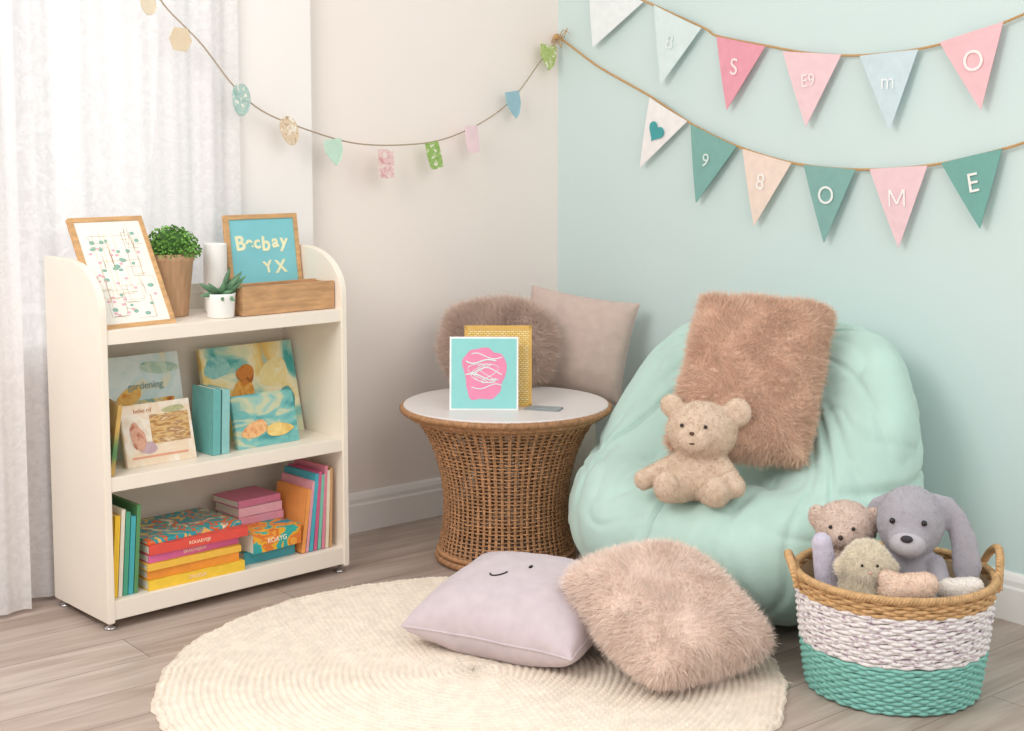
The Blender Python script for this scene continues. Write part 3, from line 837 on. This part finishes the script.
# ================================================================ BASKET
BX, BD = .962, 3.44
def basket():
    root = empty('storage_basket'); place(root, BX, BD, 0, 0)
    thing(root, 'round woven basket with teal, white and natural bands and handles', 'basket')
    R = lambda z: .208 + .034 * (z / .30) ** .9 + .003 * math.sin(z / .3 * math.pi)
    def rows(z0, z1, st): return [(R(z), z) for z in np.arange(z0, z1, st)]
    V, F = weave_rows(rows(.008, .124, .0084), 66, .0030, .0050, 440, 6, .0008); mk('teal_band', V, F, mat('teal_rope', '#8CC9BD', .75, .10, 90, .5, 300), root)
    V, F = weave_rows(rows(.1275, .249, .0084), 58, .0030, .0049, 440, 6, .0010)
    mwf = paint('white_flecked_paper', ['#B9A2B0', '#DCD0D6', '#F1ECEA', '#F1EDEB', '#EFEAE8', '#DDD2D8', '#BCA9B6'], 50, .8, 2, .3, 3, stretch=(1, 1, 2.4))
    mk('white_band', V, F, mwf, root)
    mn = mat('natural_seagrass', '#CFA777', .6, .22, 70, .4, 250)
    V1 = weave_rows(rows(.2530, .288, .0080), 62, .0032, .0049, 440, 6, .0008)
    V2 = rope(R(.294) + .001, .294, .0054, .0056, 3, 60)
    V, F = join([V1, V2]); mk('natural_rim', V, F, mn, root)
    V, F = lathe([(.0001, .004), (.195, .004), (.199, .01), (R(.15) - .010, .15), (R(.28) - .010, .28)], 64); mk('inner_lining', V, F, mat('basket_lining', '#C7AD8E', .9, .1, 60, .4, 200), root)
    for a0, hh in ((math.radians(172), .066), (math.radians(2), .088)):
        pts = []
        for k in range(40):
            f = k / 39; da = (f - .5) * .50; zz = .262 + hh * math.sin(math.pi * f) ** .62
            rr = R(.29) + .009 + .012 * math.sin(math.pi * f)
            pts.append((rr * math.cos(a0 + da), rr * math.sin(a0 + da), zz))
        P = np.array(pts); parts = []
        for s_ in range(3):
            ph = np.linspace(0, 9 * 2 * math.pi, 200) + s_ * 2.094
            Pi = np.stack([np.interp(np.linspace(0, 1, 200), np.linspace(0, 1, 40), P[:, q]) for q in range(3)], -1)
            rad = Pi.copy(); rad[:, 2] = 0; rad /= np.linalg.norm(rad, axis=1)[:, None]
            Pi = Pi + rad * (.0056 * np.cos(ph))[:, None]; Pi[:, 2] += .0056 * np.sin(ph)
            parts.append(tube(Pi, .0058, 6))
        V, F = join(parts); mk('handle', V, F, mn, root)
basket()
# grey bunny: smooth oval head, one broad flat ear hanging down its side
bp = [((0, 0, .06), (.070, .066, .10)), ((0, -.012, .208), (.076, .078, .082)), ((0, -.072, .180), (.046, .038, .040)), ((0, 0, .13), (.052, .05, .05))]
bp += chain([(.050, .008, .258), (.076, .006, .250), (.100, .002, .215), (.116, -.006, .168), (.124, -.012, .118), (.124, -.014, .082)], [(.018, .013, .014), (.021, .013, .018), (.024, .013, .028), (.030, .014, .036), (.033, .014, .034), (.026, .013, .024)], 26)
bp += chain([(-.052, .020, .246), (-.078, .026, .228), (-.090, .028, .192), (-.092, .028, .155)], [(.016, .013, .016), (.018, .013, .020), (.020, .013, .026), (.017, .012, .020)], 14)
for s in (-1, 1): bp += capsule((s * .055, -.02, .115), (s * .075, -.06, .070), .026, .024)
bun = plush('plush_bunny', bp, '#A8A4AB', 'grey plush bunny with long floppy ears sitting in the basket', 'stuffed toy', 16000, .0022, .005, 6, .0006)
place(bun, 1.008, 3.465, .186, -20, 1.12)
eye(bun, (-.034, -.081, .224), .0066, M_bead); eye(bun, (.034, -.081, .224), .0066, M_bead)
V, F = ell((0, -.082, .178), (.040, .034, .032), 24, 14); mk('muzzle_patch', V, F, mat('pale_grey_plush', '#C0BCC2', .9, .05, 60, .4, 300), bun)
eye(bun, (0, -.114, .194), .0105, mat('dark_nose', '#3F3A40', .6), 'nose', (1.3, .7, .8))
bp = [((0, 0, .08), (.055, .05, .08)), ((0, -.005, .175), (.070, .062, .060)), ((0, -.060, .163), (.030, .026, .024)),
      ((.066, .005, .195), (.022, .014, .032)), ((-.068, .005, .190), (.020, .014, .030))]
pig = plush('plush_puppy', bp, '#DCC6B8', 'pale taupe plush puppy tucked into the basket', 'stuffed toy', 14000, .0045)
place(pig, .858, 3.53, .195, -20, 1.1)
eye(pig, (-.026, -.063, .185), .0045, M_bead); eye(pig, (.026, -.063, .185), .0045, M_bead); eye(pig, (0, -.086, .168), .006, mat('dark_brown_nose', '#4A3A34', .6), 'nose')
bp = [((0, 0, .06), (.060, .055, .06)), ((0, -.01, .120), (.060, .050, .050)), ((0, .0, .156), (.036, .028, .018)), ((.056, -.01, .11), (.020, .014, .022)), ((-.056, -.01, .11), (.020, .014, .022)), ((0, -.052, .112), (.026, .014, .022))]
lamb = plush('plush_lamb', bp, '#FDF4E2', 'fluffy cream plush lamb peeking over the basket rim', 'stuffed toy', 30000, .011, .006, 8, .0006, .8, .2, island=.03)
place(lamb, .868, 3.355, .222, -6)
eye(lamb, (-.018, -.067, .132), .0038, M_bead); eye(lamb, (.018, -.067, .132), .0038, M_bead); eye(lamb, (0, -.075, .116), .0040, mat('pink_nose', '#D8A9A0', .6), 'nose', (1.3, .7, .8))
bp = capsule((-.0, .0, .0), (-.02, -.01, .115), .032, .026) + capsule((0, 0, 0), (.06, .03, -.06), .034, .04)
lav = plush('plush_elephant', bp, '#D6D0E0', 'pale lavender plush toy with one limb over the basket edge', 'stuffed toy', 6000, .003)
place(lav, .792, 3.42, .262, 0)
bp = capsule((-.03, 0, 0), (.035, -.02, .015), .038, .034) + capsule((-.01, 0, .01), (-.05, .0, .03), .026, .022) + [((.04, -.02, .02), (.035, .030, .030))]
bg = plush('plush_mitten', bp, '#EBD2BE', 'beige plush paw lying on top of the basket toys', 'stuffed toy', 8000, .004)
place(bg, .950, 3.295, .292, 0)
bp = capsule((-.03, 0, 0), (.03, -.01, .008), .026, .024) + [((0, 0, -.03), (.04, .035, .035))]
wt = plush('plush_ball', bp, '#F3ECE4', 'white plush toy tucked beside the grey bunny', 'stuffed toy', 4000, .004)
place(wt, 1.095, 3.33, .284, 0)
bp = [((0, 0, 0), (.10, .09, .065)), ((.09, .03, -.01), (.065, .065, .055)), ((-.09, -.02, -.01), (.065, .065, .055))]
ut = plush('plush_pillow', bp, '#D9CFCB', 'soft pale plush toy lying beneath the others in the basket', 'stuffed toy', 6000, .004)
place(ut, .98, 3.37, .215, 0)

# ================================================================ BUNTINGS (right wall plane x = 0)
XW = -.02
def bez(pts, n=12):
    out = []; P = [Vector(p) for p in pts]
    for i in range(len(P) - 1):
        p0 = P[max(0, i-1)]; p1 = P[i]; p2 = P[i+1]; p3 = P[min(len(P)-1, i+2)]
        for k in range(n):
            t = k / n
            out.append(tuple(.5 * ((2*p1) + (-p0+p2)*t + (2*p0-5*p1+4*p2-p3)*t*t + (-p0+3*p1-3*p2+p3)*t**3)))
    out.append(tuple(P[-1])); return out
def twisted(pts, off, tr, pitch=.02):
    P = np.array(pts); seg = np.linalg.norm(np.diff(P, axis=0), axis=1); s = np.concatenate([[0], np.cumsum(seg)])
    n = max(20, int(s[-1] / .0035)); t = np.linspace(0, s[-1], n)
    Q = np.stack([np.interp(t, s, P[:, k]) for k in range(3)], -1); parts = []
    T = np.gradient(Q, axis=0); T /= np.linalg.norm(T, axis=1)[:, None]
    Nn = np.cross(T, np.array([.3, .2, 1.])); Nn /= np.linalg.norm(Nn, axis=1)[:, None]; Bn = np.cross(T, Nn)
    for k in range(2):
        ph = t / pitch * 2 * math.pi + k * math.pi
        parts.append(tube(Q + off * (np.cos(ph)[:, None] * Nn + np.sin(ph)[:, None] * Bn), tr, 5))
    return join(parts)
felt = {}
def fm(c):
    if c not in felt: felt[c] = mat('felt_' + c.strip('#'), c, .9, .04, 30, .3, 400)
    return felt[c]
def pennant(root, TL, TR, TP, c, letter=None, lc=None, size=.085, heart=False, tilt=0.):
    xo = XW - .006
    A_, B_, C_ = [Vector((xo, -s, z)) for s, z in (TL, TR, TP)]
    n = 14; V = []; F = []
    idx = {}
    mid = (A_ + B_) / 2
    for i in range(n + 1):
        for j in range(n + 1 - i):
            a = i / n; b_ = j / n
            p = A_ * (1 - a - b_) + B_ * b_ + C_ * a
            idx[(i, j)] = len(V); V.append((p.x - .006 * math.sin(b_ * 3 + a * 2.2) - .004 * a, p.y, p.z))
    for i in range(n):
        for j in range(n - i):
            F.append((idx[(i, j)], idx[(i, j+1)], idx[(i+1, j)]))
            if j < n - i - 1: F.append((idx[(i, j+1)], idx[(i+1, j+1)], idx[(i+1, j)]))
    m_ = len(V); V2 = [(x - .0016, y, z) for x, y, z in V]
    o = mk('pennant', V + V2, F + [tuple(k + m_ for k in f[::-1]) for f in F], fm(c), root, smooth=True)
    up = (mid - C_).normalized(); right = (B_ - A_).normalized(); nrm = right.cross(up).normalized(); right = up.cross(nrm)
    ctr = mid * .62 + C_ * .38
    M = Matrix((right, up, nrm)).transposed().to_4x4(); M.translation = Vector((xo - .0125, ctr.y, ctr.z))
    if tilt: M = M @ Matrix.Rotation(tilt, 4, 'Z')
    if letter: text('printed_letter', letter, size, fm(lc), o, M, .0007, fat=.0)
    if heart:
        pts = [(.0024 * 16 * math.sin(t) ** 3, .0024 * (13 * math.cos(t) - 5 * math.cos(2*t) - 2 * math.cos(3*t) - math.cos(4*t))) for t in np.linspace(0, 2 * math.pi, 40, endpoint=False)]
        Vh = [(x, y, 0) for x, y in pts] + [(x, y, .0015) for x, y in pts]; k = len(pts)
        Fh = [tuple(range(k))[::-1], tuple(range(k, 2*k))] + [(i, (i+1) % k, k + (i+1) % k, k+i) for i in range(k)]
        h_ = mk('printed_heart', Vh, Fh, fm(lc), o, smooth=False); h_.matrix_local = M
    return o
up_s = [(.035, 2.10), (.20, 1.995), (.493, 1.880), (.776, 1.768), (.845, 1.735), (1.061, 1.690), (1.25, 1.655), (1.436, 1.640), (1.647, 1.648), (1.80, 1.675), (1.95, 1.715), (2.30, 1.83)]
V, F = twisted(bez([(XW, -s, z) for s, z in up_s]), .0022, .0026)
root = mk('pennant_bunting', V, F, M_twine); thing(root, 'upper string of pastel felt pennants with letters on the mint wall', 'bunting')
pennant(root, (.201, 2.0), (.493, 1.877), (.236, 1.729), '#EDF2F1')
pennant(root, (.545, 1.862), (.776, 1.766), (.592, 1.579), '#DCEBEA', 'B', '#E6F1EF', .07)
pennant(root, (.845, 1.733), (1.061, 1.688), (.904, 1.484), '#EBA3B1', 'S', '#FAECEB', .078, tilt=.12)
pennant(root, (1.133, 1.668), (1.368, 1.645), (1.241, 1.423), '#F2D0D4', 'E9', '#F9ECEB', .058, tilt=.1)
pennant(root, (1.436, 1.638), (1.647, 1.646), (1.560, 1.410), '#D0E1E6', 'm', '#F2F7F8', .068, tilt=-.08)
pennant(root, (1.718, 1.662), (1.923, 1.707), (1.866, 1.463), '#F2C3C8', 'O', '#FBF0ED', .085)
pennant(root, (2.03, 1.74), (2.25, 1.81), (2.19, 1.57), '#B0D6CE')
lo_s = [(.02, 1.785), (.12, 1.730), (.26, 1.655), (.528, 1.540), (.73, 1.440), (.943, 1.362), (1.18, 1.308), (1.43, 1.290), (1.69, 1.305), (1.93, 1.353), (2.05, 1.39), (2.35, 1.49)]
V, F = twisted(bez([(XW, -s, z) for s, z in lo_s]), .0022, .0028)
root = mk('pennant_bunting', V, F, M_twine); thing(root, 'lower string of felt pennants in teal, pink and peach with letters', 'bunting')
pennant(root, (.528, 1.538), (.715, 1.450), (.490, 1.285), '#F4F0EE', None, '#4FA5A8', heart=True)
pennant(root, (.730, 1.440), (.943, 1.362), (.768, 1.167), '#84B3AA', '9', '#DDEDE8', .066)
pennant(root, (.969, 1.354), (1.179, 1.308), (1.032, 1.098), '#F2DDCF', '8', '#FBF5EF', .076)
pennant(root, (1.228, 1.303), (1.431, 1.290), (1.322, 1.056), '#88B3AC', 'O', '#EFF4F0', .080)
pennant(root, (1.483, 1.292), (1.690, 1.304), (1.602, 1.056), '#F2CFD4', 'M', '#FCF7F5', .076)
pennant(root, (1.735, 1.312), (1.932, 1.354), (1.875, 1.125), '#7AAFA5', 'E', '#F4F4EE', .080)

V, F = tube([(-.001, -.02, 1.78), (-.03, -.02, 1.782), (-.034, -.02, 1.792)], .003, 8)
hk = mk('wall_hook', V, F, M_chrome); thing(hk, 'small metal wall hook holding the twine in the corner', 'hook')
parts = []
for i in range(10):
    a = random.uniform(-2.6, .8)
    pts = [(-.028, -.02, 1.782)]
    for k in range(1, 7):
        f = k / 6; pts.append((-.028 - .03 * f * random.random(), -.02 - .085 * f * math.cos(a), 1.782 + .045 * f * math.sin(a) + .012 * math.sin(f * 6 + i)))
    parts.append(tube(pts, .0017, 5))
parts.append(ell((-.028, -.02, 1.782), (.012, .014, .012)))
V, F = join(parts); kt = mk('twine_knot', V, F, M_twine); thing(kt, 'frayed knot of jute twine tied on the corner hook', 'twine')

g_pts = [(-1.83, -.158, 1.99), (-1.756, -.15, 1.866), (-1.706, -.149, 1.783), (-1.584, -.141, 1.676), (-1.475, -.134, 1.554), (-1.371, -.127, 1.476), (-1.208, -.115, 1.420), (-1.002, -.10, 1.373),
         (-.785, -.085, 1.368), (-.601, -.072, 1.390), (-.408, -.059, 1.457), (-.260, -.048, 1.547), (-.124, -.039, 1.685), (-.028, -.03, 1.772)]
V, F = twisted(bez(g_pts, 8), .0014, .0017, .012)
root = mk('felt_garland', V, F, mat('grey_cord', '#B29F88', .9, .1, 100)); thing(root, 'thin cord garland with small pastel felt tags beside the window', 'garland')
tags = [(-1.765, 1.785, .026, .036, '#E3D3BA', 'round', None), (-1.660, 1.685, .042, .040, '#E3CFB2', 'hex', None), (-1.450, 1.507, .034, .052, '#AFC8C0', 'oval', '#86AA9F'),
        (-1.270, 1.412, .034, .048, '#DCC6AA', 'oval', '#A68260'), (-1.093, 1.343, .036, .046, '#C6E0CE', 'shield', None), (-.876, 1.302, .034, .050, '#EBC8C6', 'rect', '#D9A0A2'),
        (-.660, 1.330, .032, .048, '#9DBB6C', 'rect', '#89AA5A'), (-.480, 1.388, .031, .050, '#F3D5DA', 'rect', None), (-.272, 1.518, .036, .052, '#A0C4CF', 'shield', None), (-.092, 1.700, .042, .050, '#B8C880', 'shield', '#94AE5A')]
shapes = {'round': [(math.cos(t), math.sin(t)) for t in np.linspace(0, 2*math.pi, 24, endpoint=False)],
          'oval': [(math.cos(t) * (1 + .12 * math.sin(t)), math.sin(t)) for t in np.linspace(0, 2*math.pi, 24, endpoint=False)],
          'hex': [(.95, .1), (.55, -.85), (-.5, -.95), (-.95, -.15), (-.6, .8), (.45, .95)],
          'shield': [(1, .95), (1, .1), (.55, -.6), (0, -1), (-.55, -.6), (-1, .1), (-1, .95)],
          'rect': [(.95, 1), (1, 0), (.9, -.9), (0, -1), (-.85, -.92), (-1, .05), (-.92, 1)]}
for i, (x, z, w_, h_, c, sh, c2) in enumerate(tags):
    y = -.03 - .07 * abs(x) * .97 - .012
    P = shapes[sh]; k = len(P); tl = random.uniform(-.2, .2) if i else 0
    V = []
    for dy in (0, -.004):
        for px, pz in P:
            a_, b_ = px * w_, pz * h_; V.append((x + a_ * math.cos(tl) - b_ * math.sin(tl), y + dy + .1 * (a_) + .006 * math.sin(pz * 2), z + a_ * math.sin(tl) + b_ * math.cos(tl)))
    F = [tuple(range(k)), tuple(range(k, 2*k))[::-1]] + [((j+1) % k, j, k+j, k+(j+1) % k) for j in range(k)]
    m_ = paint('felt_pattern', [c2, c, c, '#F3ECE0'], 55, .9, i, 1.) if c2 else fm(c)
    mk('felt_tag', V, F, m_, root, smooth=False)

# ================================================================ CAMERA, LIGHT, WORLD
cam = bpy.data.cameras.new('camera'); co = bpy.data.objects.new('camera', cam); COLL.objects.link(co)
co.location = W(0, 0, 1.35); co.rotation_euler = (math.radians(84.5), 0, -A)
cam.sensor_width = 36; cam.lens = 1400 / 1024 * 36; cam.shift_y = -80.7 / 1024; cam.clip_end = 60
bpy.context.scene.camera = co

def area(name, loc, tgt, size, e, c):
    l = bpy.data.lights.new(name, 'AREA'); l.shape = 'RECTANGLE'; l.size = size[0]; l.size_y = size[1]; l.energy = e; l.color = c
    o = bpy.data.objects.new(name, l); COLL.objects.link(o); o.location = loc
    o.rotation_euler = (Vector(tgt) - Vector(loc)).to_track_quat('-Z', 'Y').to_euler(); return o
area('window_daylight', (-2.2, 2.2, 1.8), (-2.1, -1.0, 1.3), (3.2, 2.8), 36, (1, .99, .98))
area('key_softbox', (-3.6, -1.6, 2.5), (-.9, -1.0, .5), (1.5, 1.3), 43, (1, .97, .93))
area('fill_softbox', (-1.6, -4.2, 2.6), (-.9, -.8, .7), (2.2, 1.6), 24, (1, .97, .95))

w = bpy.data.worlds.new('world'); bpy.context.scene.world = w; w.use_nodes = True
bg_ = w.node_tree.nodes['Background']; bg_.inputs[0].default_value = (1, .985, .975, 1); bg_.inputs[1].default_value = .86
vs = bpy.context.scene.view_settings
try:
    vs.view_transform = 'Standard'; vs.look = 'None'
except Exception: pass
